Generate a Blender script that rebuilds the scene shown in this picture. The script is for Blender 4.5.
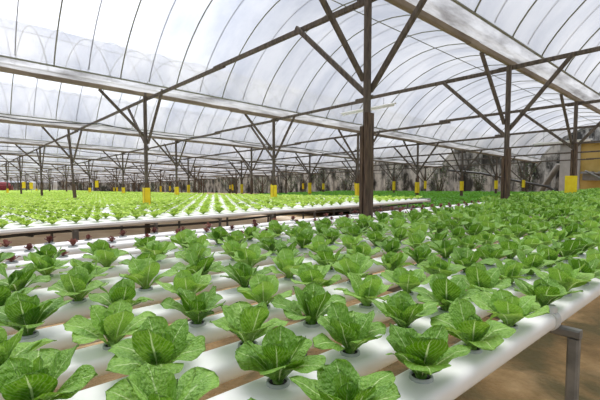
import bpy, math, random
import numpy as np
from mathutils import Vector, Matrix
C = bpy.context.scene.collection
for o in list(bpy.data.objects):
    bpy.data.objects.remove(o)
PI = math.pi

# ------------------------------------------------------------------ camera
H = 1.25                                   # eye height above the near ground
FW = Vector((0.65858557, 0.75004052, -0.06086257)).normalized()
cam_d = bpy.data.cameras.new('camera'); cam = bpy.data.objects.new('camera', cam_d); C.objects.link(cam)
cam.location = (0, 0, H)
cam.rotation_euler = FW.to_track_quat('-Z', 'Y').to_euler()
cam_d.sensor_width = 36; cam_d.lens = 410 / 600 * 36; cam_d.clip_end = 500; cam_d.clip_start = .02
bpy.context.scene.camera = cam

# ------------------------------------------------------------------ sky: bright overcast, brighter towards the veiled sun
W = bpy.data.worlds.new('world'); bpy.context.scene.world = W; W.use_nodes = True
nt = W.node_tree; nt.nodes.clear()
def N(t, **k):
    n = nt.nodes.new(t)
    for a, b in k.items(): setattr(n, a, b)
    return n
out = N('ShaderNodeOutputWorld'); bg = N('ShaderNodeBackground'); tc = N('ShaderNodeTexCoord')
mp = N('ShaderNodeMapping'); mp.inputs['Scale'].default_value = (1, 1, 2.2)
nz = N('ShaderNodeTexNoise'); nz.inputs['Scale'].default_value = 2.3; nz.inputs['Detail'].default_value = 3; nz.inputs['Roughness'].default_value = .5
cr = N('ShaderNodeValToRGB')
cr.color_ramp.elements[0].position = .36; cr.color_ramp.elements[0].color = (.50, .55, .66, 1)
cr.color_ramp.elements[1].position = .64; cr.color_ramp.elements[1].color = (.84, .87, .93, 1)
dt = N('ShaderNodeVectorMath', operation='DOT_PRODUCT'); nm = N('ShaderNodeVectorMath', operation='NORMALIZE')
gl = Vector((0.05, 0.84, 0.54)).normalized(); dt.inputs[1].default_value = gl
mr = N('ShaderNodeMapRange'); mr.inputs['From Min'].default_value = .80; mr.inputs['From Max'].default_value = 1; mr.inputs['To Min'].default_value = 1.0; mr.inputs['To Max'].default_value = 3.2; mr.interpolation_type = 'SMOOTHSTEP'
vm = N('ShaderNodeVectorMath', operation='SCALE')
L = nt.links.new
L(tc.outputs['Generated'], mp.inputs[0]); L(mp.outputs[0], nz.inputs['Vector']); L(nz.outputs['Fac'], cr.inputs[0])
L(tc.outputs['Generated'], nm.inputs[0]); L(nm.outputs[0], dt.inputs[0]); L(dt.outputs['Value'], mr.inputs['Value'])
L(cr.outputs[0], vm.inputs[0]); L(mr.outputs[0], vm.inputs['Scale']); L(vm.outputs[0], bg.inputs['Color'])
bg.inputs['Strength'].default_value = .65
L(bg.outputs[0], out.inputs[0])
sun_d = bpy.data.lights.new('sun', 'SUN'); sun_d.energy = 4.0; sun_d.angle = math.radians(50); sun_d.color = (1, .98, .94)
sun = bpy.data.objects.new('sun', sun_d); C.objects.link(sun)
sun.rotation_euler = Vector((.25, .35, .9)).to_track_quat('Z', 'Y').to_euler(); sun.location = (3, 8, 12)
vs = bpy.context.scene.view_settings
vs.view_transform = 'Standard'; vs.look = 'None'; vs.gamma = 1; vs.use_curve_mapping = False; vs.exposure = 0.42
bpy.context.scene.cycles.max_bounces = 8
bpy.context.scene.cycles.transparent_max_bounces = 16

# ------------------------------------------------------------------ layout of the place
Y0, BAY, PX0, PXA = 2.70, 5.93, 3.27, 3.38      # first gutter line, bay width, first post, post spacing along a gutter
TOP = H - .45                                    # top of the near channels
def zg(x, y): return H + 1.87 - .0445 * (x - 3.3) - .034 * (y - 2.73)      # gutter beam height
def zground(x, y): return -.025 * max(0, y - 3.4)
def zback(y): return H - .55 - .025 * (y - 5)                            # top of the back channels
XEND = 25.4
RIGHT = FW.cross(Vector((0, 0, 1))).normalized(); UP = RIGHT.cross(FW)
def px(p):
    d = Vector(p) - Vector((0, 0, H)); f = d.dot(FW)
    if f < .05: return (-9999, -9999)
    return (300 + 410 * d.dot(RIGHT) / f, 200 - 410 * d.dot(UP) / f)
def inview(p, m=0):
    a = px(p); return -m <= a[0] <= 600 + m and -m <= a[1] <= 400 + m

# ------------------------------------------------------------------ materials
def mat(name, col, rough=.6, noise=None, col2=None, scale=8, bump=0, bscale=30, metal=0, stretch=(1, 1, 1), lo=.35, hi=.65, spec=.5, gen=False, detail=4):
    m = bpy.data.materials.new(name); m.use_nodes = True; t = m.node_tree
    b = t.nodes['Principled BSDF']; b.inputs['Roughness'].default_value = rough; b.inputs['Metallic'].default_value = metal
    b.inputs['Specular IOR Level'].default_value = spec
    b.inputs['Base Color'].default_value = (*col, 1)
    if col2 or bump:
        tcn = t.nodes.new('ShaderNodeTexCoord'); mpn = t.nodes.new('ShaderNodeMapping'); mpn.inputs['Scale'].default_value = stretch
        t.links.new(tcn.outputs['Object'], mpn.inputs[0])
    if col2:
        n = t.nodes.new('ShaderNodeTexNoise'); n.inputs['Scale'].default_value = scale; n.inputs['Detail'].default_value = detail
        r = t.nodes.new('ShaderNodeValToRGB'); r.color_ramp.elements[0].position = lo; r.color_ramp.elements[1].position = hi
        r.color_ramp.elements[0].color = (*col, 1); r.color_ramp.elements[1].color = (*col2, 1)
        t.links.new(mpn.outputs[0], n.inputs['Vector']); t.links.new(n.outputs['Fac'], r.inputs[0]); t.links.new(r.outputs[0], b.inputs['Base Color'])
    if bump:
        n2 = t.nodes.new('ShaderNodeTexNoise'); n2.inputs['Scale'].default_value = bscale; n2.inputs['Detail'].default_value = 5
        bm_ = t.nodes.new('ShaderNodeBump'); bm_.inputs['Strength'].default_value = bump; bm_.inputs['Distance'].default_value = .02
        t.links.new(mpn.outputs[0], n2.inputs['Vector']); t.links.new(n2.outputs['Fac'], bm_.inputs['Height']); t.links.new(bm_.outputs[0], b.inputs['Normal'])
    return m
M = {}
M['pvc'] = mat('white_pvc', (.88, .87, .83), .4, col2=(.93, .92, .89), scale=3, lo=.3, hi=.7)
M['pvc_end'] = mat('grey_end_cap', (.35, .36, .36), .5)
M['rim'] = mat('pot_rim', (.42, .45, .43), .4)
M['media'] = mat('black_pot', (.018, .016, .013), .8)
M['timber'] = mat('weathered_timber', (.070, .055, .043), .8, col2=(.150, .120, .092), scale=5, stretch=(6, 6, 1), bump=.4, bscale=40)
M['casing'] = mat('dark_casing_timber', (.055, .032, .018), .8, col2=(.16, .105, .065), scale=6, stretch=(8, 8, 1), bump=.6, bscale=40)
M['beam'] = mat('tan_beam_timber', (.17, .13, .092), .8, col2=(.30, .245, .175), scale=3, stretch=(.6, .6, 1), bump=.3)
M['hoop'] = mat('hoop_pipe', (.16, .165, .125), .5, col2=(.24, .24, .19), scale=6)
M['seam_shadow'] = mat('seam_shadow_grey', (.30, .30, .31), .6)  # grey for the shadow lines along the film seams
M['steel'] = mat('galvanised_steel', (.16, .16, .155), .5, metal=.3, col2=(.27, .265, .25), scale=14)
M['dark_steel'] = mat('dark_leg', (.07, .065, .06), .6, col2=(.12, .11, .10), scale=9)
M['rail'] = mat('pale_rail', (.52, .47, .42), .6, col2=(.62, .58, .53), scale=4)
M['yellow'] = mat('yellow_sticky_sheet', (.86, .62, .0), .45, col2=(.92, .72, .02), scale=10)
M['cable'] = mat('black_hose', (.03, .03, .03), .5)
M['white'] = mat('white_plastic', (.8, .8, .78), .4)
M['lamp'] = mat('lamp_tube', (.85, .85, .80), .3)
M['red'] = mat('red_fabric', (.30, .03, .04), .7, col2=(.18, .02, .03), scale=6)
M['collar'] = mat('strap', (.62, .63, .62), .4)

def ground_mat():
    m = bpy.data.materials.new('soil'); m.use_nodes = True; t = m.node_tree; b = t.nodes['Principled BSDF']; b.inputs['Roughness'].default_value = .95
    tcn = t.nodes.new('ShaderNodeTexCoord')
    n1 = t.nodes.new('ShaderNodeTexNoise'); n1.inputs['Scale'].default_value = 1.3; n1.inputs['Detail'].default_value = 7; n1.inputs['Roughness'].default_value = .62
    n2 = t.nodes.new('ShaderNodeTexNoise'); n2.inputs['Scale'].default_value = 2.1; n2.inputs['Detail'].default_value = 8; n2.inputs['Distortion'].default_value = .7
    r1 = t.nodes.new('ShaderNodeValToRGB'); e = r1.color_ramp.elements
    e[0].position = .34; e[0].color = (.17, .11, .045, 1); e[1].position = .66; e[1].color = (.70, .48, .26, 1)
    q = e.new(.5); q.color = (.42, .27, .12, 1)
    r2 = t.nodes.new('ShaderNodeValToRGB'); r2.color_ramp.elements[0].position = .43; r2.color_ramp.elements[0].color = (0, 0, 0, 1); r2.color_ramp.elements[1].position = .62; r2.color_ramp.elements[1].color = (.9, .9, .9, 1)
    mx = t.nodes.new('ShaderNodeMix'); mx.data_type = 'RGBA'; mx.inputs['B'].default_value = (.15, .125, .055, 1)
    n3 = t.nodes.new('ShaderNodeTexNoise'); n3.inputs['Scale'].default_value = 30; n3.inputs['Detail'].default_value = 6
    bp = t.nodes.new('ShaderNodeBump'); bp.inputs['Strength'].default_value = .8; bp.inputs['Distance'].default_value = .03
    for n in (n1, n2, n3): t.links.new(tcn.outputs['Object'], n.inputs['Vector'])
    t.links.new(n1.outputs['Fac'], r1.inputs[0]); t.links.new(n2.outputs['Fac'], r2.inputs[0])
    t.links.new(r1.outputs[0], mx.inputs['A']); t.links.new(r2.outputs[0], mx.inputs['Factor']); t.links.new(mx.outputs['Result'], b.inputs['Base Color'])
    t.links.new(n3.outputs['Fac'], bp.inputs['Height']); t.links.new(bp.outputs[0], b.inputs['Normal'])
    return m
M['soil'] = ground_mat()
M['bright_ground'] = mat('brightened_ground', (.62, .48, .33), .95, col2=(.82, .70, .54), scale=1.5, bump=.3)  # paler ground colour, lifts the shade under the back table

def film_mat(name, thru, c1, c2, sc, st):
    m = bpy.data.materials.new(name); m.use_nodes = True; t = m.node_tree; t.nodes.clear()
    o = t.nodes.new('ShaderNodeOutputMaterial'); tr = t.nodes.new('ShaderNodeBsdfTransparent'); tl = t.nodes.new('ShaderNodeBsdfTranslucent'); df = t.nodes.new('ShaderNodeBsdfDiffuse')
    m1 = t.nodes.new('ShaderNodeMixShader'); m2 = t.nodes.new('ShaderNodeMixShader')
    tcn = t.nodes.new('ShaderNodeTexCoord'); mpn = t.nodes.new('ShaderNodeMapping'); mpn.inputs['Scale'].default_value = st
    n = t.nodes.new('ShaderNodeTexNoise'); n.inputs['Scale'].default_value = sc; n.inputs['Detail'].default_value = 6; n.inputs['Roughness'].default_value = .6
    r = t.nodes.new('ShaderNodeValToRGB'); r.color_ramp.elements[0].position = .32; r.color_ramp.elements[0].color = (*c1, 1); r.color_ramp.elements[1].position = .62; r.color_ramp.elements[1].color = (*c2, 1)
    t.links.new(tcn.outputs['Object'], mpn.inputs[0]); t.links.new(mpn.outputs[0], n.inputs['Vector']); t.links.new(n.outputs['Fac'], r.inputs[0])
    dk = t.nodes.new('ShaderNodeHueSaturation'); dk.inputs['Value'].default_value = .80; t.links.new(r.outputs[0], dk.inputs['Color'])
    t.links.new(r.outputs[0], tr.inputs['Color'])
    for s in (tl, df): t.links.new(dk.outputs[0], s.inputs['Color'])
    m2.inputs[0].default_value = .25; t.links.new(tl.outputs[0], m2.inputs[1]); t.links.new(df.outputs[0], m2.inputs[2])
    m1.inputs[0].default_value = thru; t.links.new(m2.outputs[0], m1.inputs[1]); t.links.new(tr.outputs[0], m1.inputs[2])
    t.links.new(m1.outputs[0], o.inputs[0]); return m
M['film'] = film_mat('greenhouse_film', .60, (.66, .68, .74), (.90, .90, .92), 1.1, (1, .5, .5))
M['trough'] = film_mat('gutter_film', .48, (.30, .29, .29), (.82, .82, .84), 1.7, (.7, 3, 3))

def leaf_mat(name, c_dark, c_light, c_rib, trans=.25, rough=.45, bump=.9, bsc=26, nsc=5):
    m = bpy.data.materials.new(name); m.use_nodes = True; t = m.node_tree; b = t.nodes['Principled BSDF']; lk = t.links.new
    b.inputs['Roughness'].default_value = rough; b.inputs['Specular IOR Level'].default_value = .35
    uv = t.nodes.new('ShaderNodeUVMap'); uv.uv_map = 'UVMap'; sp = t.nodes.new('ShaderNodeSeparateXYZ'); lk(uv.outputs[0], sp.inputs[0])
    def mth(op, a, bb=None, c=None):
        n = t.nodes.new('ShaderNodeMath'); n.operation = op
        for i, v in enumerate((a, bb, c)):
            if v is None: continue
            if hasattr(v, 'links'): lk(v, n.inputs[i])
            else: n.inputs[i].default_value = v
        return n.outputs[0]
    s = mth('ABSOLUTE', mth('SUBTRACT', sp.outputs[0], .5))                 # 0 at the midrib .. .5 at the edge
    tcn = t.nodes.new('ShaderNodeTexCoord')
    n = t.nodes.new('ShaderNodeTexNoise'); n.inputs['Scale'].default_value = nsc * 6; n.inputs['Detail'].default_value = 3; lk(tcn.outputs['Object'], n.inputs['Vector'])
    inf = t.nodes.new('ShaderNodeObjectInfo')
    nf = t.nodes.new('ShaderNodeTexNoise'); nf.inputs['Scale'].default_value = 120; nf.inputs['Detail'].default_value = 2; lk(tcn.outputs['Object'], nf.inputs['Vector'])
    f = mth('ADD', mth('ADD', mth('MULTIPLY', n.outputs['Fac'], .45), mth('MULTIPLY', nf.outputs['Fac'], .55)), mth('MULTIPLY', mth('SUBTRACT', inf.outputs['Random'], .5), .5))
    r = t.nodes.new('ShaderNodeValToRGB'); r.color_ramp.elements[0].position = .34; r.color_ramp.elements[0].color = (*c_dark, 1); r.color_ramp.elements[1].position = .66; r.color_ramp.elements[1].color = (*c_light, 1)
    lk(f, r.inputs[0])
    # midrib
    wd = mth('MULTIPLY_ADD', sp.outputs[1], -.055, .065)
    rib = mth('SUBTRACT', 1.0, mth('DIVIDE', s, wd)); rib = mth('MULTIPLY', mth('MAXIMUM', rib, 0), 1.6); rib = mth('MINIMUM', rib, .85)
    # side veins
    ph = mth('MULTIPLY', mth('ADD', mth('SUBTRACT', sp.outputs[1], mth('MULTIPLY', s, .9)), mth('MULTIPLY', n.outputs['Fac'], .22)), 30)
    vein = mth('POWER', mth('ABSOLUTE', mth('COSINE', ph)), 14.0)
    mx0 = t.nodes.new('ShaderNodeMix'); mx0.data_type = 'RGBA'; lk(mth('MULTIPLY', vein, .20), mx0.inputs['Factor']); lk(r.outputs[0], mx0.inputs['A']); mx0.inputs['B'].default_value = (*c_rib, 1)
    mx = t.nodes.new('ShaderNodeMix'); mx.data_type = 'RGBA'; lk(rib, mx.inputs['Factor']); lk(mx0.outputs['Result'], mx.inputs['A']); mx.inputs['B'].default_value = (*c_rib, 1)
    geo = t.nodes.new('ShaderNodeNewGeometry')
    mb = t.nodes.new('ShaderNodeMix'); mb.data_type = 'RGBA'; lk(mth('MULTIPLY', geo.outputs['Backfacing'], .30), mb.inputs['Factor']); lk(mx.outputs['Result'], mb.inputs['A']); mb.inputs['B'].default_value = (*[min(1, x * 1.35) for x in c_light], 1)
    colr = mb.outputs['Result']
    lk(colr, b.inputs['Base Color'])
    vo = t.nodes.new('ShaderNodeTexNoise'); vo.inputs['Scale'].default_value = bsc * 4; vo.inputs['Detail'].default_value = 2; lk(tcn.outputs['Object'], vo.inputs['Vector'])
    hgt = mth('SUBTRACT', vo.outputs['Fac'], mth('MULTIPLY', vein, .07)) 
    bp = t.nodes.new('ShaderNodeBump'); bp.inputs['Strength'].default_value = bump; bp.inputs['Distance'].default_value = .010; lk(hgt, bp.inputs['Height']); lk(bp.outputs[0], b.inputs['Normal'])
    tl = t.nodes.new('ShaderNodeBsdfTranslucent'); hs = t.nodes.new('ShaderNodeHueSaturation'); hs.inputs['Value'].default_value = 1.6; hs.inputs['Saturation'].default_value = 1.1; hs.inputs['Hue'].default_value = .485
    lk(colr, hs.inputs['Color']); lk(hs.outputs[0], tl.inputs['Color'])
    ms = t.nodes.new('ShaderNodeMixShader'); ms.inputs[0].default_value = trans; lk(b.outputs[0], ms.inputs[1]); lk(tl.outputs[0], ms.inputs[2])
    lk(ms.outputs[0], t.nodes['Material Output'].inputs[0]); return m
M['romaine'] = leaf_mat('romaine_leaf', (.085, .225, .016), (.25, .45, .08), (.62, .74, .40))
M['light'] = leaf_mat('light_lettuce_leaf', (.30, .47, .06), (.52, .70, .17), (.68, .80, .42), trans=.3)
M['red_leaf'] = leaf_mat('red_lettuce_leaf', (.12, .042, .032), (.27, .12, .09), (.30, .13, .10), trans=.15)
M['bed'] = leaf_mat('bed_leaf', (.055, .20, .02), (.12, .34, .04), (.30, .5, .15))
M['shrub'] = leaf_mat('shrub_leaf', (.030, .045, .024), (.075, .10, .05), (.14, .18, .1), bump=.2)
M['bark'] = mat('shrub_bark', (.07, .055, .04), .9)

# ------------------------------------------------------------------ mesh building
class MB:
    def __init__(s): s.v = []; s.f = []; s.uv = []; s.m = []; s.n = 0
    def add(s, v, f, uv=None, mi=0):
        v = np.asarray(v, float); s.v.append(v); s.f += [tuple(i + s.n for i in q) for q in f]
        s.uv.append(np.zeros((len(v), 2)) if uv is None else np.asarray(uv, float)); s.m += [mi] * len(f); s.n += len(v)
    def box(s, a, b, mi=0):
        (x0, y0, z0), (x1, y1, z1) = a, b
        s.add([(x0, y0, z0), (x1, y0, z0), (x1, y1, z0), (x0, y1, z0), (x0, y0, z1), (x1, y0, z1), (x1, y1, z1), (x0, y1, z1)],
              [(0, 3, 2, 1), (4, 5, 6, 7), (0, 1, 5, 4), (1, 2, 6, 5), (2, 3, 7, 6), (3, 0, 4, 7)], mi=mi)
    def bar(s, p, q, w, h, mi=0, up=(0, 0, 1)):                   # a timber from p to q, chamfered section w x h
        p = Vector(p); q = Vector(q); d = (q - p).normalized(); u = Vector(up)
        if abs(d.dot(u)) > .97: u = Vector((1, 0, 0))
        a = d.cross(u).normalized(); b = a.cross(d)
        c = .18 * min(w, h); w2, h2 = w / 2, h / 2
        pr = [(w2 - c, -h2), (w2, -h2 + c), (w2, h2 - c), (w2 - c, h2), (-w2 + c, h2), (-w2, h2 - c), (-w2, -h2 + c), (-w2 + c, -h2)]
        vs_ = [e + a * x + b * y for e in (p, q) for x, y in pr]
        s.add([tuple(v) for v in vs_], [(i, (i + 1) % 8, 8 + (i + 1) % 8, 8 + i) for i in range(8)] + [tuple(range(7, -1, -1)), tuple(range(8, 16))], mi=mi)
    def tube(s, pts, r, n=6, mi=0, cap=True):
        pts = [Vector(p) for p in pts]; rs = r if isinstance(r, (list, tuple)) else [r] * len(pts); vs_ = []; a0 = None
        for i, p in enumerate(pts):
            d = (pts[min(i + 1, len(pts) - 1)] - pts[max(i - 1, 0)]).normalized()
            if a0 is None:
                a0 = d.cross(Vector((0, 0, 1)));
                if a0.length < .05: a0 = d.cross(Vector((1, 0, 0)))
            a0 = (a0 - d * a0.dot(d)).normalized(); b = d.cross(a0)
            vs_ += [tuple(p + (a0 * math.cos(2 * PI * k / n) + b * math.sin(2 * PI * k / n)) * rs[i]) for k in range(n)]
        fs = [(i * n + k, i * n + (k + 1) % n, (i + 1) * n + (k + 1) % n, (i + 1) * n + k) for i in range(len(pts) - 1) for k in range(n)]
        if cap: fs += [tuple(range(n - 1, -1, -1)), tuple(range((len(pts) - 1) * n, len(pts) * n))]
        s.add(vs_, fs, mi=mi)
    def lathe(s, prof, n=16, c=(0, 0, 0), mi=0, cap=True):
        vs_ = [(c[0] + r * math.cos(2 * PI * k / n), c[1] + r * math.sin(2 * PI * k / n), c[2] + z) for r, z in prof for k in range(n)]
        fs = [(i * n + k, i * n + (k + 1) % n, (i + 1) * n + (k + 1) % n, (i + 1) * n + k) for i in range(len(prof) - 1) for k in range(n)]
        if cap: fs += [tuple(range(n - 1, -1, -1)), tuple(range((len(prof) - 1) * n, len(prof) * n))]
        s.add(vs_, fs, mi=mi)
    def mesh(s, name, mats, smooth=True):
        me = bpy.data.meshes.new(name); me.from_pydata(np.concatenate(s.v).tolist(), [], s.f)
        for m in (mats if isinstance(mats, (list, tuple)) else [mats]): me.materials.append(m)
        if len(set(s.m)) > 1: me.polygons.foreach_set('material_index', s.m)
        uv = np.concatenate(s.uv); ul = me.uv_layers.new(name='UVMap'); idx = np.zeros(len(me.loops), int); me.loops.foreach_get('vertex_index', idx)
        ul.data.foreach_set('uv', uv[idx].ravel())
        me.polygons.foreach_set('use_smooth', [smooth] * len(me.polygons)); me.update(); return me
    def build(s, name, mats, parent=None, smooth=False, loc=None):
        return link(name, s.mesh(name, mats, smooth), parent, loc)
def link(name, me, parent=None, loc=None):
    o = bpy.data.objects.new(name, me); C.objects.link(o)
    if parent is not None: o.parent = parent
    if loc is not None: o.location = loc
    return o
def empty(name, loc, rz=0):
    o = bpy.data.objects.new(name, None); C.objects.link(o); o.location = loc; o.rotation_euler.z = rz; o.empty_display_size = .05; return o
def tag(o, label=None, cat=None, group=None, kind=None):
    if label: o['label'] = label
    if cat: o['category'] = cat
    if group: o['group'] = group
    if kind: o['kind'] = kind
    return o
def copy_tree(o, parent=None):
    c = o.copy(); C.objects.link(c)
    if parent is not None: c.parent = parent
    for ch in list(o.children): copy_tree(ch, c)
    return c
ORD = ['', 'first', 'second', 'third', 'fourth', 'fifth', 'sixth', 'seventh', 'eighth', 'ninth', 'tenth', 'eleventh', 'twelfth', 'thirteenth', 'fourteenth', 'fifteenth', 'sixteenth', 'seventeenth', 'eighteenth', 'nineteenth', 'twentieth']
TENS = {2: 'twenty', 3: 'thirty', 4: 'forty', 5: 'fifty', 6: 'sixty', 7: 'seventy', 8: 'eighty'}
TTH = {2: 'twentieth', 3: 'thirtieth', 4: 'fortieth', 5: 'fiftieth', 6: 'sixtieth', 7: 'seventieth', 8: 'eightieth'}
def od(n): return ORD[n] if n <= 20 else (TTH[n // 10] if n % 10 == 0 else TENS[n // 10] + '-' + ORD[n % 10])

# ------------------------------------------------------------------ ground
def grid(xs, ys, zf):
    v = [(x, y, zf(x, y)) for y in ys for x in xs]; n = len(xs)
    return v, [(j * n + i, j * n + i + 1, (j + 1) * n + i + 1, (j + 1) * n + i) for j in range(len(ys) - 1) for i in range(n - 1)]
rnd = random.Random(3)
b = MB(); xs = list(np.arange(-30, 61, 2.0)); ys = list(np.arange(-14, 130, 2.0))
b.add(*grid(xs, ys, lambda x, y: zground(x, y) - (.0 if y < 60 else 0)))
tag(b.build('floor', M['soil'], smooth=True), 'bare brown earth floor with mossy dark patches', kind='structure')

# ------------------------------------------------------------------ roof: film vaults, troughs between them
JS = range(-1, 13)
def yj(j): return Y0 + BAY * j
PO, PZ, RISE = .25, .17, 1.53
def arch(u): return PZ + RISE * max(0, 1 - u * u) ** .82       # u -1..1 between the eave pipes
def vault_pt(j, u, x, lift=0):
    ya, yb = yj(j) + PO, yj(j + 1) - PO; y = (ya + yb) / 2 + u * (yb - ya) / 2
    yy = yj(j) if u < 0 else yj(j + 1); yy = (yj(j) + yj(j + 1)) / 2 + u * BAY / 2
    return (x, y, zg(x, yy) + arch(u) + lift)
us = [-math.cos(PI * i / 20) for i in range(21)]
for j in JS:
    b = MB(); xs = list(np.arange(-6.5, XEND + .3, 1.127))
    v = [vault_pt(j, u, x, .02 + .012 * math.sin(x * 2.8 * 2 + j)) for u in us for x in xs]; n = len(xs)
    b.add(v, [(k * n + i, k * n + i + 1, (k + 1) * n + i + 1, (k + 1) * n + i) for k in range(20) for i in range(n - 1)])
    tag(b.build('ceiling', M['film'], smooth=True), 'curved translucent plastic film roof of the ' + od(j + 2) + ' bay', kind='structure')
for j in range(-1, 14):
    b = MB(); xs = list(np.arange(-6.5, XEND + .3, .6)); n = len(xs); v = []
    for k, (dy, dz) in enumerate(((-PO, PZ), (-.17, .09), (-.05, .045), (.05, .045), (.17, .09), (PO, PZ))):
        for i, x in enumerate(xs): v.append((x, yj(j) + dy, zg(x, yj(j)) + dz + (.015 * math.sin(i * 2.1 + k) if 0 < k < 5 else 0)))
    b.add(v, [(k * n + i, k * n + i + 1, (k + 1) * n + i + 1, (k + 1) * n + i) for k in range(5) for i in range(n - 1)])
    tag(b.build('ceiling', M['trough'], smooth=True), 'stained plastic film gutter trough between two roof bays', kind='structure')

# ------------------------------------------------------------------ gutter beams, eave pipes, ties
rowname = lambda j: od(j + 1) + ' gutter line from the front'
for j in range(0, 13):
    y = yj(j); b = MB(); z0, z1 = zg(-6.5, y), zg(XEND, y)
    xs = [-6.5 + (XEND + 6.5) * i / 8 for i in range(9)]; r = random.Random(j)
    for i in range(8):
        o1 = r.uniform(-.008, .008)
        b.bar((xs[i] - .12, y + o1, zg(xs[i], y) + o1), (xs[i + 1] + .12, y + o1, zg(xs[i + 1], y) + o1), .07, .085)
    tag(b.build('gutter_beam', M['beam']), 'long tan timber beam under the plastic trough, ' + rowname(j), 'beam', 'beams under the roof gutters')
    for s in (-1, 1):
        if j > 7: continue
        b = MB(); b.tube([(x, y + s * PO, zg(x, y) + PZ) for x in (-6.5, 3, 12, XEND)], .017, 6)
        tag(b.build('eave_pipe', M['hoop'], smooth=True), ('near' if s < 0 else 'far') + ' side pipe edging the ' + od(j + 1) + ' roof trough from the front', 'pipe', 'pipes edging the gutter troughs')
for j in range(0, 4):
    b = MB(); ym = (yj(j) + yj(j + 1)) / 2
    b.tube([vault_pt(j, 0, x, -.01) for x in (-6.5, 3, 12, XEND)], .010, 6)
    tag(b.build('ridge_pipe', M['hoop'], smooth=True), 'thin ridge pipe along the top of the ' + od(j + 1) + ' far roof bay', 'pipe', 'pipes along the roof ridges')
KX = [PX0 + PXA * k for k in range(0, 7)]
for k, x in enumerate(KX):
    b = MB(); r = random.Random(50 + k); ya = -3.2
    while ya < yj(12):
        yb = ya + BAY / 2
        dz = -.085 + r.uniform(-.02, .02)
        b.bar((x + .065, ya - .15, zg(x, ya) + dz), (x + .065 + r.uniform(-.01, .01), yb + .15, zg(x, yb) + dz + r.uniform(-.02, .02)), .045, .062); ya = yb
    tag(b.build('tie_beam', M['timber']), 'dark timber tie crossing all the roof bays, ' + od(k + 1) + ' from the camera', 'beam', 'timber ties across the bays')

# hoops
hx = 0; HOOPX = [PX0 - .55 + PXA / 3 * i for i in range(-8, 21)]
def hoop_mesh(r, lift):
    b = MB(); p = []
    for i in range(25):
        u = -math.cos(PI * i / 24); q = vault_pt(0, u, 0, lift); p.append((0, q[1] - Y0, q[2] - zg(0, Y0)))
    b.tube(p, r, 5); return b
hm = [hoop_mesh(.0125, -.012).mesh('hoop', M['hoop']), hoop_mesh(.009, .05).mesh('hoop', M['seam_shadow'])]  # second mesh: thin arch over the film, drawn for its seam shadows
for j in range(-1, 9):
    vis = []
    for i, x in enumerate(HOOPX):
        for q in (0, 1):
            if q and j > 4: continue
            xx = x + q * PXA / 6
            if xx > XEND: continue
            pts = [vault_pt(j, u, xx) for u in (-.98, -.8, -.5, -.2, .1, .4, .7, .98)]
            if any(inview(p, 5) for p in pts): vis.append((xx, q))
    for n, (xx, q) in enumerate(vis):
        o = link('roof_hoop', hm[q], loc=(xx, yj(j), zg(xx, yj(j))))
        nm_ = ('faint grey seam-shadow' if q else 'olive metal') + ' hoop, ' + od(n + 1) + ' from left in the ' + ('roof bay overhead' if j < 0 else od(j + 1) + ' roof bay beyond it')
        tag(o, nm_, 'hoop', 'arched pipes under the film roof')

# ------------------------------------------------------------------ posts with braces
def make_post(j, k, idx):
    x, y = PX0 + PXA * k, yj(j); zb = zground(x, y); zt = zg(x, y); r = random.Random(j * 31 + k)
    e = empty('support_post', (x, y, zb))
    far = j > 5
    lean = r.uniform(-.01, .01) if j else 0
    if (j, k) == (2, 0): lean = .17
    Ht = zt - zb; w = .065
    b = MB(); b.bar((0, 0, 0), (-lean, 0, Ht + .03), w, w); b.build('shaft', M['timber'], e)
    hc = (H + .52 - zb) + r.uniform(-.15, .15) if j == 0 else (H + .15 - zb) * r.uniform(.85, 1.05) - .034 * (y - 2.7) * .6
    fr = hc / Ht
    b = MB(); b.bar((0, -.03, 0), (-lean * fr, -.03, hc), (.115 if j == 0 else .088), .045, up=(0, 1, 0)); b.bar((0, .032, 0), (-lean * fr, .032, hc * .93), (.105 if j == 0 else .08), .045, up=(0, 1, 0))
    b.build('casing', M['casing'], e)
    def brace(dx, dy, drop, tz):
        b = MB(); s = .045
        za = Ht - drop; f = za / Ht
        b.bar((-lean * f + (.05 if dy else 0) , .05 if dx else 0, za - .03), (dx + (.03 if dy else 0), dy + (.03 if dx else 0), Ht + tz), s, .055)
        bo = b.build('brace', M['timber'], e)
        if j == 0:
            b = MB(); sx, sy = (.0, .078) if dx else (.078, 0)
            b.lathe([(.014, -.006), (.014, .006), (.008, .009)], 6, (sx - .01, sy - .01, za)); b.build('bolt', M['steel'], bo)
    brace(-.87, 0, .85 + r.uniform(-.06, .06), .0387 - .04)
    brace(0, 1.12, 1.08 + r.uniform(-.08, .08), -.11)
    brace(0, -.85, 1.03 + r.uniform(-.08, .08), -.03)
    tag(e, idx, 'post', 'timber posts holding up the roof'); return e
POSTS = []
for j in range(0, 12):
    row = []
    for k in range(-1, 7):
        x, y = PX0 + PXA * k, yj(j)
        if inview((x, y, H), 12) or (j == 0 and k == 0): row.append(k)
    row.sort(key=lambda k: px((PX0 + PXA * k, yj(j), H))[0])
    for n, k in enumerate(row):
        lb = 'weathered timber post with angled braces, ' + od(n + 1) + ' from left in the ' + od(j + 1) + ' row of posts'
        if (j, k) == (0, 0): lb = 'tall dark timber post rising from the lettuce table in the middle'
        if (j, k) == (0, 1): lb = 'dark braced timber post right of the middle one, second of the nearest row'
        if (j, k) == (2, 0): lb = 'leaning timber post at the left, first of the third row'
        make_post(j, k, lb); POSTS.append((j, k))

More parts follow.
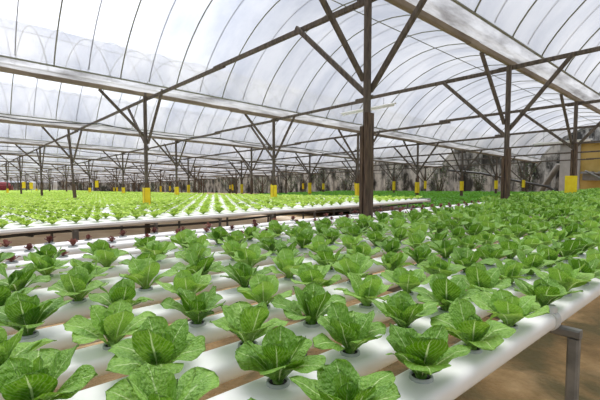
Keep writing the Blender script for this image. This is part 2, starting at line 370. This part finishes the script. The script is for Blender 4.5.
# yellow sticky traps wrapped round the posts
def sleeve(x, y, zc, w, h, lb, flat=False):
    b = MB(); t = .006; d = w * .5
    if flat:
        b.box((-w / 2, -t, -h / 2), (w / 2, t, h / 2)); b.box((-.012, t, h / 2 - .03), (.012, t + .015, h / 2 - .01))
    else:
        for a0, a1 in (((-w / 2, -d, 0), (w / 2, -d + t, 0)), ((-w / 2, d - t, 0), (w / 2, d, 0)), ((-w / 2, -d, 0), (-w / 2 + t, d, 0)), ((w / 2 - t, -d, 0), (w / 2, d, 0))):
            b.box((a0[0], a0[1], -h / 2), (a1[0], a1[1], h / 2))
    o = b.build('sticky_trap', M['yellow'], loc=(x, y, zc)); tag(o, lb, 'insect trap', 'yellow insect traps on the posts'); return o
skip = {(0, 0), (0, 1), (2, 0), (0, -1)}
for (j, k) in POSTS:
    if (j, k) in skip or j > 7: continue
    r = random.Random(j * 7 + k); x, y = PX0 + PXA * k, yj(j)
    if j >= 2 and r.random() < .45 and (j, k) not in ((2, 1),): continue
    zc = H - .30 - .028 * (y - 2.7) if j else H - .2
    w_ = .125
    h = {0: .37, 1: .40}.get(j, r.uniform(.38, .55))
    row = sorted([q for q in POSTS if q[0] == j], key=lambda q: px((PX0 + PXA * q[1], yj(j), H))[0]); n = row.index((j, k)) + 1
    if j == 0:
        o = sleeve(x - .02, y - .075, zc, .22, h, 'large yellow sticky trap on the post in front of the wall at right', True); o.rotation_euler.z = math.radians(-75)
        o.location = (x - .10, y + .012, zc)
    else:
        sleeve(x, y + .0025, zc, w_, h, 'yellow sticky trap wrapped round the ' + od(n) + ' post from left in the ' + od(j + 1) + ' row')

# ------------------------------------------------------------------ near table: channels, frames
def rr(w, h, r, n=4, crown=.004):                               # rounded channel section in (y, z), top at z = 0
    p = []
    for cx_, cz, a in ((w / 2 - r, -r, 0), (-w / 2 + r, -r, 90), (-w / 2 + r, -h + r, 180), (w / 2 - r, -h + r, 270)):
        for i in range(n + 1):
            t = math.radians(a + 90 * i / n); p.append((cx_ + r * math.cos(t), cz + r * math.sin(t)))
    return p
def channel_mesh(x0, x1, w, h, r, sm=.02):
    b = MB(); pr = rr(w, h, r); n = len(pr); xs = [x0, x0 + .004] + list(np.arange(x0 + 2, x1 - .5, 2)) + [x1 - .004, x1]; v = []
    for i, x in enumerate(xs):
        s = .97 if i in (0, len(xs) - 1) else 1
        v += [(x, y * s, -h / 2 + (z + h / 2) * s) for y, z in pr]
    b.add(v, [(i * n + k, (i + 1) * n + k, (i + 1) * n + (k + 1) % n, i * n + (k + 1) % n) for i in range(len(xs) - 1) for k in range(n)])
    e = len(xs) - 1
    b.add([v[q] for q in range(n)], [tuple(range(n))]); b.add([v[e * n + q] for q in range(n)], [tuple(range(n - 1, -1, -1))]); return b
CW, CH = .114, .050
NEAR_Y = [.485, .68, .885, 1.115, 1.345, 1.595, 1.845, 2.085, 2.315] + [2.54, 2.86, 3.08]
X_END = 17.0
cm = channel_mesh(-1.2, X_END, CW, CH, .019).mesh('channel', M['pvc'], True)
CHN = []
for k, y in enumerate(NEAR_Y):
    lb = 'long white plastic growing channel, ' + (od(k + 1) + ' from the front edge of the near table' if k else 'the front edge of the near table')
    if k == 8: lb = 'white growing channel holding the last row of green romaine lettuces'
    if k >= 9: lb = 'white growing channel with tiny red seedlings, ' + {9: 'nearest', 10: 'middle', 11: 'farthest'}[k] + ' of the three'
    if k == 0:
        e = empty('growing_channel', (0, y, TOP)); link('body', cm, e)
        pr = rr(CW + .012, CH + .012, .026); b = MB(); n = len(pr)
        for xs_ in ((1.47, 1.505),):
            v = [(x, yy, z + .006) for x in xs_ for yy, z in pr]
            b.add(v, [(q, n + q, n + (q + 1) % n, (q + 1) % n) for q in range(n)] + [tuple(range(n)), tuple(range(2 * n - 1, n - 1, -1))])
        o = b.build('clamp', M['collar'], e, smooth=False); o['label'] = 'pale pipe clamp strapped round the channel'
        b = MB(); b.lathe([(.015, 0), (.015, .016), (.010, .022)], 10, (1.487, -.04, .004)); b.build('knob', M['collar'], o)
        tag(e, lb, 'growing channel', 'white channels of the near table')
    else:
        o = link('growing_channel', cm, loc=(0, y, TOP)); tag(o, lb, 'growing channel', 'white channels of the near table')
frames = [-.66 + 2.2 * i for i in range(8)]
for n, x in enumerate(frames):
    e = empty('table_stand', (x, 1.8, 0)); zc = TOP - CH - .017
    b = MB(); b.bar((0, .375 - 1.8, zc), (0, 3.2 - 1.8, zc), .034, .03); b.build('crossbar', M['steel'], e)
    for yy in (.394, 1.72, 3.17):
        b = MB(); b.bar((.0, yy - 1.8, 0), (.0, yy - 1.8, zc - .016), .034, .034); b.box((-.045, yy - 1.8 - .045, 0), (.045, yy - 1.8 + .045, .008)); b.build('leg', M['steel'], e)
    tag(e, 'grey steel frame under the near table, ' + ('its front leg standing clear at the right' if n == 1 else od(n + 1) + ' from the left'), 'frame', 'steel frames of the near table')

# ------------------------------------------------------------------ lettuces
def leaf(b, rnd, L, Wd, e0, e1, az, nt_=10, ns=6, cup=.35, wav=.007, cr=.0035, base_r=.008, z0=.0, petiole=.16, notch=0, frill=3.2, mi=0, twist=0):
    ca, sa = math.cos(az), math.sin(az); pth = []; x = base_r; z = z0; T = [1 - (1 - i / nt_) ** 1.5 for i in range(nt_ + 1)]; T = [.45 * a_ + .55 * i / nt_ if nt_ > 4 else i / nt_ for i, a_ in enumerate(T)]
    for i in range(nt_ + 1):
        t = T[i]; pth.append((x, z, e0 + (e1 - e0) * t ** 1.3)); a = pth[-1][2]; dl = L * (T[min(i + 1, nt_)] - t); x += dl * math.cos(a); z += dl * math.sin(a)
    ph1, ph2, ph3 = rnd.uniform(0, 6), rnd.uniform(0, 6), rnd.uniform(0, 6); v = []; uv = []
    for i in range(nt_ + 1):
        t = T[i]; px_, pz_, a = pth[i]
        s_ = max(0, math.sin(PI * min(1, t ** 1.75)))
        w = Wd * (petiole * (1 - t) + s_ ** .58) if t < 1 else Wd * .07
        if t < .4: w *= .35 + 1.625 * t
        nx, nz_ = -math.sin(a), math.cos(a)
        for k in range(ns + 1):
            s = k / ns * 2 - 1; off = cup * w * s * s * (1.2 - .7 * t)
            off += wav * abs(s) ** 2 * math.sin(t * frill * 2 * PI + ph1 + (2.1 if s > 0 else 0)) * min(1, t * 2)
            off += cr * math.sin(t * 17 + ph2 + s * 3) * math.sin(s * 7 + ph3 + t * 5)
            drop = -.10 * L * (s * s) * (t ** 4) * .35
            lat = w * s; ax = drop
            fx = px_ + nx * off + math.cos(a) * ax; fz = pz_ + nz_ * off + math.sin(a) * ax; fy = lat * math.cos(twist * t) ; fz += lat * math.sin(twist * t)
            v.append((fx * ca - fy * sa, fx * sa + fy * ca, fz)); uv.append((k / ns, t))
    m = ns + 1
    b.add(v, [(i * m + k, i * m + k + 1, (i + 1) * m + k + 1, (i + 1) * m + k) for i in range(nt_) for k in range(ns)], uv, mi)
R = math.radians
def romaine(seed, nt_=12, ns=8):
    r = random.Random(seed); b = MB(); az = r.uniform(0, 6.28); n = r.choice((10, 11, 12))
    for i in range(n):
        az += 2.39996 + r.uniform(-.35, .35)
        if i < 5:   L_, W_, e0, e1, br = r.uniform(.118, .146), r.uniform(.040, .049), R(r.uniform(44, 60)), R(r.uniform(-25, 15)), .008
        elif i < 8: L_, W_, e0, e1, br = r.uniform(.116, .140), r.uniform(.038, .046), R(r.uniform(66, 78)), R(r.uniform(30, 65)), .007
        else:       L_, W_, e0, e1, br = r.uniform(.085, .110), r.uniform(.024, .032), R(r.uniform(78, 90)), R(r.uniform(60, 90)), .004
        leaf(b, r, L_, W_, e0, e1, az, nt_, ns, cup=r.uniform(-.05, .30) if i < 8 else r.uniform(.3, .6), wav=.0045, cr=.0022, z0=.004, base_r=br, petiole=.11, twist=r.uniform(-.35, .35), frill=r.uniform(1.2, 2.2))
    b.tube([(0, 0, -.03), (0, 0, .02)], [.011, .014], 8); return b
def pot():
    b = MB(); b.lathe([(.0, .0035), (.021, .0035)], 18, mi=1, cap=False); b.lathe([(.021, -.03), (.021, .006), (.0235, .008), (.0265, .007), (.0275, .0005), (.0275, -.004)], 18, cap=False); return b
pot_me = pot().mesh('net_pot', [M['rim'], M['media']], True)
protos = []
for s in range(9):
    me = romaine(100 + s).mesh('romaine_leaves', M['romaine'], True)
    e = empty('romaine_lettuce', (0, 0, 0)); link('leaves', me, e); link('net_pot', pot_me, e); protos.append(e)
used = [False] * 9
SP = .240; OFF = [.063, .047, .113, .088, .17, .11, .202, .105, .143, .05, .16, .09]
spots = []; r = random.Random(11)
for k in range(12):
    i = -3
    while True:
        x = OFF[k] + SP * i + r.uniform(-.010, .010); i += 1
        if x > X_END - .1: break
        p = px((x, NEAR_Y[k], TOP + .05))
        if k > 8 and p[0] < 484: continue
        rr_ = 410 * .12 / max(.3, Vector((x, NEAR_Y[k], -.4)).dot(FW))
        if p[0] < -rr_ or p[1] > 400 + rr_ or p[0] > 600 + rr_: continue
        spots.append((k, x, NEAR_Y[k] + r.uniform(-.004, .004), Vector((x, NEAR_Y[k], -.4)).dot(FW)))
near = sorted(spots, key=lambda s: s[3])[:300]; nearset = set(near); rest = [s for s in spots if s not in nearset]
rowc = {}
for (k, x, y, d) in sorted(near, key=lambda s: (s[0], s[1])):
    rowc[k] = rowc.get(k, 0) + 1; q = r.randrange(9)
    if used[q]: o = copy_tree(protos[q])
    else: o = protos[q]; used[q] = True
    sc = r.uniform(.86, 1.02)
    o.location = (x, y, TOP); o.rotation_euler = (0, 0, r.uniform(0, 6.28)); o.scale = (sc,) * 3
    where = 'front channel' if k == 0 else od(k + 1) + ' channel from the front'
    tag(o, 'green romaine lettuce, ' + od(rowc[k]) + ' from left in the ' + where, 'lettuce', 'romaine lettuces on the near table')
for i, e in enumerate(protos):
    if not used[i]:
        for c in list(e.children): bpy.data.objects.remove(c)
        bpy.data.objects.remove(e)
def scatter(name, protoV, spots_, m, label, cat, rz=True, smin=.9, smax=1.1, seed=5):     # a field nobody could count, as one mesh
    r = random.Random(seed); V = []; F = []; U = []; n0 = 0
    arr = [(np.concatenate(p.v), np.array([f for f in p.f if len(f) == 4]), np.concatenate(p.uv)) for p in protoV]
    for (x, y, z) in spots_:
        v, f, u = arr[r.randrange(len(arr))]; a = r.uniform(0, 6.28); s = r.uniform(smin, smax); c, d = math.cos(a) * s, math.sin(a) * s
        w = np.empty_like(v); w[:, 0] = v[:, 0] * c - v[:, 1] * d + x; w[:, 1] = v[:, 0] * d + v[:, 1] * c + y; w[:, 2] = v[:, 2] * s * .85 + z
        V.append(w); F.append(f + n0); U.append(u); n0 += len(v)
    V = np.concatenate(V); F = np.concatenate(F); U = np.concatenate(U)
    me = bpy.data.meshes.new(name); me.vertices.add(len(V)); me.vertices.foreach_set('co', V.ravel())
    me.loops.add(F.size); me.loops.foreach_set('vertex_index', F.ravel().astype(np.int32)); me.polygons.add(len(F))
    me.polygons.foreach_set('loop_start', np.arange(0, F.size, 4, dtype=np.int32)); me.update(calc_edges=True)
    ul = me.uv_layers.new(name='UVMap'); ul.data.foreach_set('uv', U[F.ravel()].ravel()); me.polygons.foreach_set('use_smooth', [True] * len(F)); me.materials.append(m)
    me.validate(); o = link(name, me); return tag(o, label, cat, kind='stuff')
if rest: scatter('romaine_lettuces', [romaine(300 + s, 5, 4) for s in range(4)], [(x, y, TOP) for (k, x, y, d) in rest], M['romaine'], 'dense far rows of green romaine lettuces at the right end of the near table', 'lettuces')


# tiny red seedlings
def redling(seed):
    r = random.Random(seed); b = MB(); az = r.uniform(0, 6)
    for i in range(7):
        az += 2.4 + r.uniform(-.3, .3); e = R(r.uniform(25, 50)) if i < 4 else R(r.uniform(60, 80))
        leaf(b, r, r.uniform(.034, .05), r.uniform(.011, .016), e + .3, e - .5, az, 5, 4, cup=.4, wav=.005, cr=.001, base_r=.002, z0=.004, frill=2.5)
    return b
rp = []
for s in range(4):
    e = empty('red_seedling', (0, 0, 0)); link('leaves', redling(s).mesh('red_leaves', M['red_leaf'], True), e); link('net_pot', pot_me, e); rp.append(e)
used = [False] * 4
for k in (9, 10, 11):
    n = 0
    for i in range(0, 62):
        x = .03 + .232 * i + {9: .0, 10: .12, 11: .03}[k]; y = NEAR_Y[k]
        if not inview((x, y, TOP), 4) or px((x, y, TOP + .05))[0] > 480 or r.random() < .08: continue
        n += 1; q = r.randrange(4)
        if used[q]: o = copy_tree(rp[q])
        else: o = rp[q]; used[q] = True
        s = r.uniform(.8, 1.25); o.location = (x, y, TOP); o.rotation_euler.z = r.uniform(0, 6); o.scale = (s,) * 3
        tag(o, 'tiny dark red lettuce seedling, ' + od(n) + ' from left in the ' + {9: 'nearest', 10: 'middle', 11: 'farthest'}[k] + ' red row', 'seedling', 'red lettuce seedlings at the back of the near table')

# ------------------------------------------------------------------ back tables: light green lettuces
BX0, BX1 = -.6, 8.35; BP, BS = BAY / 15, .235
by = []
y = 5.27
while y < 34:
    by.append(y)
    y += BP
bw = .345
bmesh_ = channel_mesh(BX0, BX1, bw, .034, .012); bme = bmesh_.mesh('back_channel', M['pvc'], True)
for n, y in enumerate([q for q in by if q < 15]):
    o = link('growing_channel', bme, loc=(0, y, zback(y))); tag(o, 'white growing channel of pale green lettuces, ' + od(n + 1) + ' from the front edge of the back table', 'growing channel', 'white channels of the back table')
b = MB(); v, f = np.concatenate(bmesh_.v), bmesh_.f
for y in [q for q in by if q >= 15]: b.add(v + np.array((0, y, zback(y))), f)
tag(b.build('growing_channels', M['pvc'], smooth=True), 'farthest white growing channels under pale green lettuces', 'growing channels', kind='stuff')
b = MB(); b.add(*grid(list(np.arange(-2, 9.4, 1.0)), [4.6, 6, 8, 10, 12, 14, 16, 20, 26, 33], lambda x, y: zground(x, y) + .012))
tag(b.build('floor', M['bright_ground']), 'pale beige ground, coloured brighter against the shade under the back table', kind='structure')  # patch added over the soil; its pale colour makes up for missing light
e = empty('table_stand', (BX0, 5.06, 0)); 
b = MB(); b.bar((0, -.0, zback(5) - .038), (BX1 - BX0 + .02, 0, zback(5) - .038), .03, .026); o = b.build('rail', M['rail'], e); o['label'] = 'pale rail along the front of the back table'
nleg = 0
for i, x in enumerate(np.arange(.2, BX1, .92)):
    big = i % 3 == 1
    for (yy, w) in ((.03, .06 if big else .032), (1.35, .032)):
        yq = 5.06 + yy
        b = MB(); b.bar((x - BX0, yy, zground(0, yq)), (x - BX0, yy, zback(yq) - .055), w, w); b.build('leg', M['dark_steel'], e)
    b = MB(); b.bar((x - BX0, 0, zback(5) - .068), (x - BX0, 2.6, zback(7.6) - .068), .03, .025); b.build('crossbar', M['steel'], e)
b = MB(); b.box((BX1 - BX0 + .03, .0, zback(5) - .075), (BX1 - BX0 + .07, .9, zback(5) + .015)); o = b.build('end_panel', M['pvc_end'], e); o['label'] = 'grey panel closing the right end'
tag(e, 'steel legged frame of the back table with a pale front rail', 'table frame')
b = MB(); pts = [(x, 5.35 + .05 * math.sin(x), zback(5) - .125 + .02 * math.sin(x * 1.7)) for x in np.arange(-1, 8.7, .4)]
b.tube(pts, .018, 6); b.tube([(.75, 5.35, zback(5) - .12), (.35, 6.2, zback(5) - .09)], .02, 6)
tag(b.build('irrigation_hose', M['cable'], smooth=True), 'black hose running beneath the back table behind its front legs', 'hose')

def lightlettuce(seed, nt_=5, ns=4, n=9):
    r = random.Random(seed); b = MB(); az = r.uniform(0, 6)
    for i in range(n):
        az += 2.4 + r.uniform(-.3, .3)
        if i < 5: e0, e1, L_, W_ = R(r.uniform(40, 60)), R(r.uniform(-5, 25)), r.uniform(.085, .11), r.uniform(.032, .042)
        else: e0, e1, L_, W_ = R(r.uniform(65, 85)), R(r.uniform(40, 70)), r.uniform(.07, .095), r.uniform(.026, .034)
        leaf(b, r, L_, W_, e0, e1, az, nt_, ns, cup=.35, wav=.010, cr=.003, base_r=.004, z0=.003, frill=4)
    return b
lm = [lightlettuce(s, 7, 6, 10).mesh('light_leaves', M['light'], True) for s in range(6)]
ls = []
for n, y in enumerate(by):
    for i in range(60):
        x = BX0 + .12 + BS * i + (n * .224) % BS + r.uniform(-.016, .016)
        if x > BX1 - .1: break
        if not inview((x, y, zback(y) + .08), 14) or r.random() < .04: continue
        ls.append((n, x, y, Vector((x, y, 0)).dot(FW)))
nr = set(sorted(ls, key=lambda s: s[3])[:300]); cnt = {}
for (n, x, y, d) in sorted(nr, key=lambda s: (s[0], s[1])):
    cnt[n] = cnt.get(n, 0) + 1; sc = r.uniform(1.0, 1.3)
    o = link('light_lettuce', lm[r.randrange(6)], loc=(x, y, zback(y))); o.rotation_euler.z = r.uniform(0, 6.28); o.scale = (sc, sc, sc * .85)
    tag(o, 'pale yellow-green lettuce, ' + od(cnt[n]) + ' from left in the ' + od(n + 1) + ' row of the back table', 'lettuce', 'pale lettuces on the back table')
scatter('light_lettuces', [lightlettuce(40 + s, 3, 2, 8) for s in range(5)], [(x, y, zback(y)) for (n, x, y, d) in ls if (n, x, y, d) not in nr], M['light'], 'wide field of pale yellow-green lettuces stretching to the far posts', 'lettuces', smin=1.0, smax=1.3)
# beyond: more beds
sp2 = []
y = 34.3
while y < 62:
    for x in np.arange(-1, 9 , .36):
        if inview((x, y, zback(y)), 4): sp2.append((x + r.uniform(-.05, .05), y, zback(y) - .02))
    y += .33
scatter('light_lettuces', [lightlettuce(60 + s, 2, 2, 7) for s in range(3)], sp2, M['light'], 'most distant yellow-green strip of lettuces below the far roof', 'lettuces', smin=1.4, smax=1.8)
b = MB(); b.add(*grid([-1, 9], [34.1, 48, 62], lambda x, y: zback(y) - .03)); v, f = grid([-1, 9], [34.1, 48, 62], lambda x, y: zback(y) - .08); b.add(v, [q[::-1] for q in f])
tag(b.build('growing_bed', M['pvc']), 'white bed top far away under the most distant lettuces', 'bed')
# low green bed behind the right end of the back table
def zlow(y): return zground(0, y) + .42
b = MB(); X0_, X1_, Ya, Yb = 9.6, 23.5, 4.6, 22
b.add([(X0_, Ya, zlow(Ya)), (X1_, Ya, zlow(Ya)), (X1_, Yb, zlow(Yb)), (X0_, Yb, zlow(Yb)), (X0_, Ya, zlow(Ya) - .12), (X1_, Ya, zlow(Ya) - .12), (X1_, Yb, zlow(Yb) - .12), (X0_, Yb, zlow(Yb) - .12)],
      [(0, 1, 2, 3), (7, 6, 5, 4), (4, 5, 1, 0), (5, 6, 2, 1), (6, 7, 3, 2), (7, 4, 0, 3)])
bed = b.build('growing_bed', M['timber']); tag(bed, 'low bed beyond the grey right end of the back table', 'bed')
sp3 = [(x + r.uniform(-.06, .06), y + r.uniform(-.05, .05), zlow(y)) for y in np.arange(Ya + .2, Yb, .26) for x in np.arange(X0_ + .1, X1_, .26) if all(abs(x - kx) > .2 or all(abs(y - yj(j)) > .2 for j in (1, 2, 3)) for kx in KX)]
scatter('bed_plants', [lightlettuce(80 + s, 2, 2, 7) for s in range(3)], sp3, M['bed'], 'bright green leafy crop filling the low bed behind the tables', 'plants', smin=1.1, smax=1.5)

# ------------------------------------------------------------------ retaining wall, ochre building, shrubs at the right end
def wall_mat():
    m = bpy.data.materials.new('stained_concrete'); m.use_nodes = True; t = m.node_tree; b_ = t.nodes['Principled BSDF']; b_.inputs['Roughness'].default_value = .9
    tcn = t.nodes.new('ShaderNodeTexCoord'); outc = None
    def ns(scale, st, lo, hi, c0, c1, det=6):
        mpn = t.nodes.new('ShaderNodeMapping'); mpn.inputs['Scale'].default_value = st; n = t.nodes.new('ShaderNodeTexNoise'); n.inputs['Scale'].default_value = scale; n.inputs['Detail'].default_value = det; n.inputs['Roughness'].default_value = .65
        r_ = t.nodes.new('ShaderNodeValToRGB'); r_.color_ramp.elements[0].position = lo; r_.color_ramp.elements[1].position = hi; r_.color_ramp.elements[0].color = (*c0, 1); r_.color_ramp.elements[1].color = (*c1, 1)
        t.links.new(tcn.outputs['Object'], mpn.inputs[0]); t.links.new(mpn.outputs[0], n.inputs['Vector']); t.links.new(n.outputs['Fac'], r_.inputs[0]); return r_.outputs[0]
    a = ns(1.1, (1, 1, .6), .42, .56, (.07, .068, .06), (.64, .62, .58))
    c = ns(1.3, (1, 2.2, .35), .36, .52, (.16, .16, .16), (1, 1, 1))
    mx = t.nodes.new('ShaderNodeMix'); mx.data_type = 'RGBA'; mx.blend_type = 'MULTIPLY'; mx.inputs['Factor'].default_value = .8
    t.links.new(a, mx.inputs['A']); t.links.new(c, mx.inputs['B']); t.links.new(mx.outputs['Result'], b_.inputs['Base Color']); return m
M['wall'] = wall_mat()
WX = 28.5
b = MB(); ys = [-6 + 1.6 * i for i in range(0, 56)]; r = random.Random(9)
for i in range(len(ys) - 1):
    y = ys[i]; z = zground(0, y) - .3; d = r.uniform(-.05, .05)
    b.box((WX + d, y, z), (WX + .5 + d, y + 1.57, zground(0, y) + 4.1 - min(1.5, max(0, (y - 14) * .06))))
    b.box((WX - .22, y - .12, z), (WX + .1, y + .12, zground(0, y) + 4.0 - min(1.5, max(0, (y - 14) * .06))))
tag(b.build('wall_right', M['wall']), 'stained grey concrete retaining wall', kind='structure')
b = MB()
for i in range(14):
    x = -32 + i * 6.5; b.box((x, 77 , -3), (x + 6.3, 77.4, .0 + r.uniform(0, .5)))
tag(b.build('wall_back', M['wall']), 'dark wall far behind the crops', kind='structure')
M['ochre'] = mat('ochre_plaster', (.42, .27, .055), .85, col2=(.60, .43, .14), scale=.9, bump=.2, bscale=4)
M['pale'] = mat('pale_plaster', (.50, .48, .46), .8, col2=(.36, .35, .33), scale=2)
M['slate'] = mat('corrugated_grey', (.17, .17, .17), .7, col2=(.28, .28, .28), scale=3)
e = empty('ochre_building', (27.2, 1.65, 0))
b = MB(); b.box((0, -5, 0), (1.1, 5.35, 3.0)); b.build('wall', M['ochre'], e)
b = MB(); b.box((-.12, 5.35, 0), (1.0, 6.35, 3.05)); b.build('pillar', M['pale'], e)
b = MB(); b.bar((-.35, -5, 1.35), (-.35, 5.2, 1.35), .7, .07)
for i in range(26): b.tube([(-.72, -4.9 + i * .4, 1.40), (.0, -4.9 + i * .4, 1.40)], .05, 6)
b.box((-.12, -5, .95), (0, 5.2, 1.34))
b.build('awning', M['slate'], e)
b = MB(); b.box((-.3, -5.1, 3.0), (1.3, 6.5, 3.12)); b.build('roof', M['slate'], e)
tag(e, 'ochre plastered building with a grey awning at the far right', 'building')
def shrub(x, y, h, w, lb, seed, n=240, m='shrub'):
    r = random.Random(seed); e = empty('shrub', (x, y, zground(x, y)))
    b = MB(); tips = []
    for i in range(9):
        a = r.uniform(0, 6.28); q = [(0, 0, 0)]; 
        for s in range(1, 5): q.append((q[-1][0] + math.cos(a) * w * .11 * r.uniform(.3, 1.4), q[-1][1] + math.sin(a) * w * .11 * r.uniform(.3, 1.4), h * s / 4.6 * r.uniform(.85, 1.1)))
        b.tube(q, [.04, .03, .022, .014, .006], 5); tips += q[1:]
    b.build('stems', M['bark'], e)
    b = MB()
    for i in range(n):
        c = r.choice(tips); s = r.uniform(.10, .2); a = r.uniform(0, 6.28); el = r.uniform(-.8, 1.2)
        c = (c[0] + r.gauss(0, w * .13), c[1] + r.gauss(0, w * .13), c[2] + r.gauss(0, h * .10))
        d = Vector((math.cos(a) * math.cos(el), math.sin(a) * math.cos(el), math.sin(el))); u = d.cross(Vector((r.uniform(-1, 1), r.uniform(-1, 1), 1))).normalized(); c = Vector(c)
        v = [c, c + d * s * .5 + u * s * .25, c + d * s, c + d * s * .5 - u * s * .25]
        b.add([tuple(p) for p in v], [(0, 1, 2, 3)], [(.5, 0), (1, .5), (.5, 1), (0, .5)])
    b.build('foliage', M[m], e, smooth=False); tag(e, lb, 'shrub', 'shrubs in front of the walls')
sh = [(26.3, 9.6, 2.6, 1.5), (26.8, 12.6, 2.0, 1.2), (26.3, 15.2, 2.6, 1.8), (26.6, 19.4, 2.3, 1.6), (26, 23.5, 2.6, 2.2), (26.4, 27, 2.2, 1.8), (26, 31, 2.2, 2.4), (26, 36, 2.0, 2.6), (25.8, 42, 2.0, 3), (25, 49, 1.8, 3), (25, 56, 1.7, 3), (25, 64, 1.6, 3.4)]
for i, (x, y, h, w) in enumerate(sh):
    shrub(x, y, h, w, 'dark twiggy shrub before the stained wall, ' + (od(i + 1) + ' from the right' if i else 'the one nearest the ochre building'), 200 + i, int(260 + 60 * w))
for i, (x, y, h, w) in enumerate([(17, 70, 1.9, 4), (9.5, 72, 1.8, 4), (24, 74, 2, 4), (2.5, 73, 1.7, 4), (13, 75, 2, 4), (20.5, 75, 2, 3.5)]):
    shrub(x, y, h, w, 'dark distant shrub under the far end of the roof, number ' + ['', 'one', 'two', 'three', 'four', 'five', 'six'][i + 1] + ' counted forward', 300 + i, 420)
# leaning grey slab and pipe by the wall
b = MB(); b.bar((27.7, 9.3, 0), (27.7, 8.2, 1.9), .9, .10); tag(b.build('concrete_slab', M['pale']), 'pale slab leaning against the wall left of the ochre building', 'slab')
b = MB(); b.tube([(24.6, 13.5, 1.55), (24.8, 11.5, 1.35), (25.0, 9.5, .9), (25.3, 8.0, .6), (25.5, 7.2, .0)], .07, 8); tag(b.build('black_pipe', M['cable'], smooth=True), 'black pipe sagging in front of the stained wall', 'pipe')
b = MB(); b.tube([(12.5, 3.1, 1.35), (13.6, 2.3, .75), (14.6, 1.6, .0)], .025, 6); tag(b.build('stay_pole', M['steel'], smooth=True), 'thin slanting pole right of the large yellow trap', 'pole')

# ------------------------------------------------------------------ lamps and cables
def tubelight(x, y0, y1, z, lb):
    e = empty('fluorescent_light', (x, (y0 + y1) / 2, z)); l = (y1 - y0) / 2
    b = MB(); b.bar((0, -l, 0), (0, l, -.034 * (2 * l) * .9), .05, .03); b.build('batten', M['white'], e)
    b = MB(); b.tube([(0, -l + .04, -.035), (0, l - .04, -.035 - .034 * 2 * l * .9)], .014, 8); b.build('tube', M['lamp'], e, smooth=True)
    for s in (-1, 1):
        b = MB(); b.tube([(0, s * l * .6, 0), (.0, s * l * .6, .14 if z > zg(x, y0) - .3 else .34)], .004, 5); b.build('hanger', M['cable'], e)
    tag(e, lb, 'light', 'tube lights under the ties')
tubelight(KX[1] - .05, 4.75, 6.15, zg(KX[1], 5.2) - .27, 'white tube light hung beneath the tie behind the middle post')
tubelight(KX[3], 3.2, 4.7, zg(KX[3], 4) - .40, 'white tube light hung low near the large yellow trap')
for n, (y, z0) in enumerate(((11.6, 1.35), (17.5, 1.05), (20.6, .95), (26, .75))):
    b = MB(); p = []
    for i in range(49):
        x = -4 + i * .6; s = ((x - PX0) / PXA) % 1; p.append((x, y, H + z0 - .0445 * (x - 3.3) - .22 * 4 * s * (1 - s) * .6))
    b.tube(p, .014, 5); tag(b.build('sagging_cable', M['cable'], smooth=True), 'dark cable sagging in loops under the roof, ' + od(n + 1) + ' from the front', 'cable', 'cables slung along the bays')

# ------------------------------------------------------------------ far left objects
def drum(x, y, s, lb):
    z = zground(x, y); b = MB(); b.lathe([(.27, 0), (.29, .02), (.29, .3), (.305, .32), (.305, .35), (.29, .37), (.29, .62), (.305, .64), (.305, .67), (.29, .69), (.29, .86), (.27, .9), (.1, .92)], 18)
    o = b.build('water_tank', M['white'], smooth=True, loc=(x, y, z)); o.scale = (s * .62, s * .62, s); tag(o, lb, 'tank', 'white tanks at the far end')
FX = lambda a, Y: ((300 + 0, 0), 0)
def at(pxx, y):                                           # X of the point seen at column pxx on the line Y = y
    lo, hi = -5, 60
    for _ in range(40):
        mid = (lo + hi) / 2
        if px((mid, y, H - 1))[0] < pxx: lo = mid
        else: hi = mid
    return lo
drum(at(34, 64), 64, 2.0, 'white tank at the far left behind the lettuces, left one'); drum(at(54, 64), 64, 2.1, 'white tank at the far left behind the lettuces, right one')
for pxx, Y, zt, lb in ((24, 30, .02, 'small yellow card on a thin stake at the far left, left one of two'), (31.5, 29, -.02, 'small yellow card on a thin stake at the far left, right one of two'), (97, 26, .05, 'yellow card on the tallest thin stake among the pale lettuces')):
    X = at(pxx, Y); zt += H - .35 - .012 * (Y - 20); e = empty('stake_trap', (X, Y, zback(Y))); e.rotation_euler.z = math.radians(-10)
    b = MB(); b.box((-.09, -.004, zt - zback(Y) - .36), (.09, .004, zt - zback(Y) + .04)); b.build('card', M['yellow'], e)
    b = MB(); b.tube([(0, .012, -.3), (0, .012, zt - zback(Y))], .008, 6); b.build('stake', M['steel'], e)
    tag(e, lb, 'insect trap', 'yellow cards on stakes')
e = empty('tarpaulin_stack', (at(3, 64), 64, zground(0, 64)))
b = MB(); b.lathe([(1.1, 0), (1.05, .8), (1.0, 1.4), (.7, 1.75), (.2, 1.9)], 9); b.build('cover', M['red'], e)
b = MB(); b.tube([(1.1 * math.cos(a), 1.1 * math.sin(a), .5) for a in np.linspace(0, 2 * PI, 20)], .04, 5); b.build('rope', M['white'], e)
tag(e, 'dark red covered stack at the far left edge', 'stack')
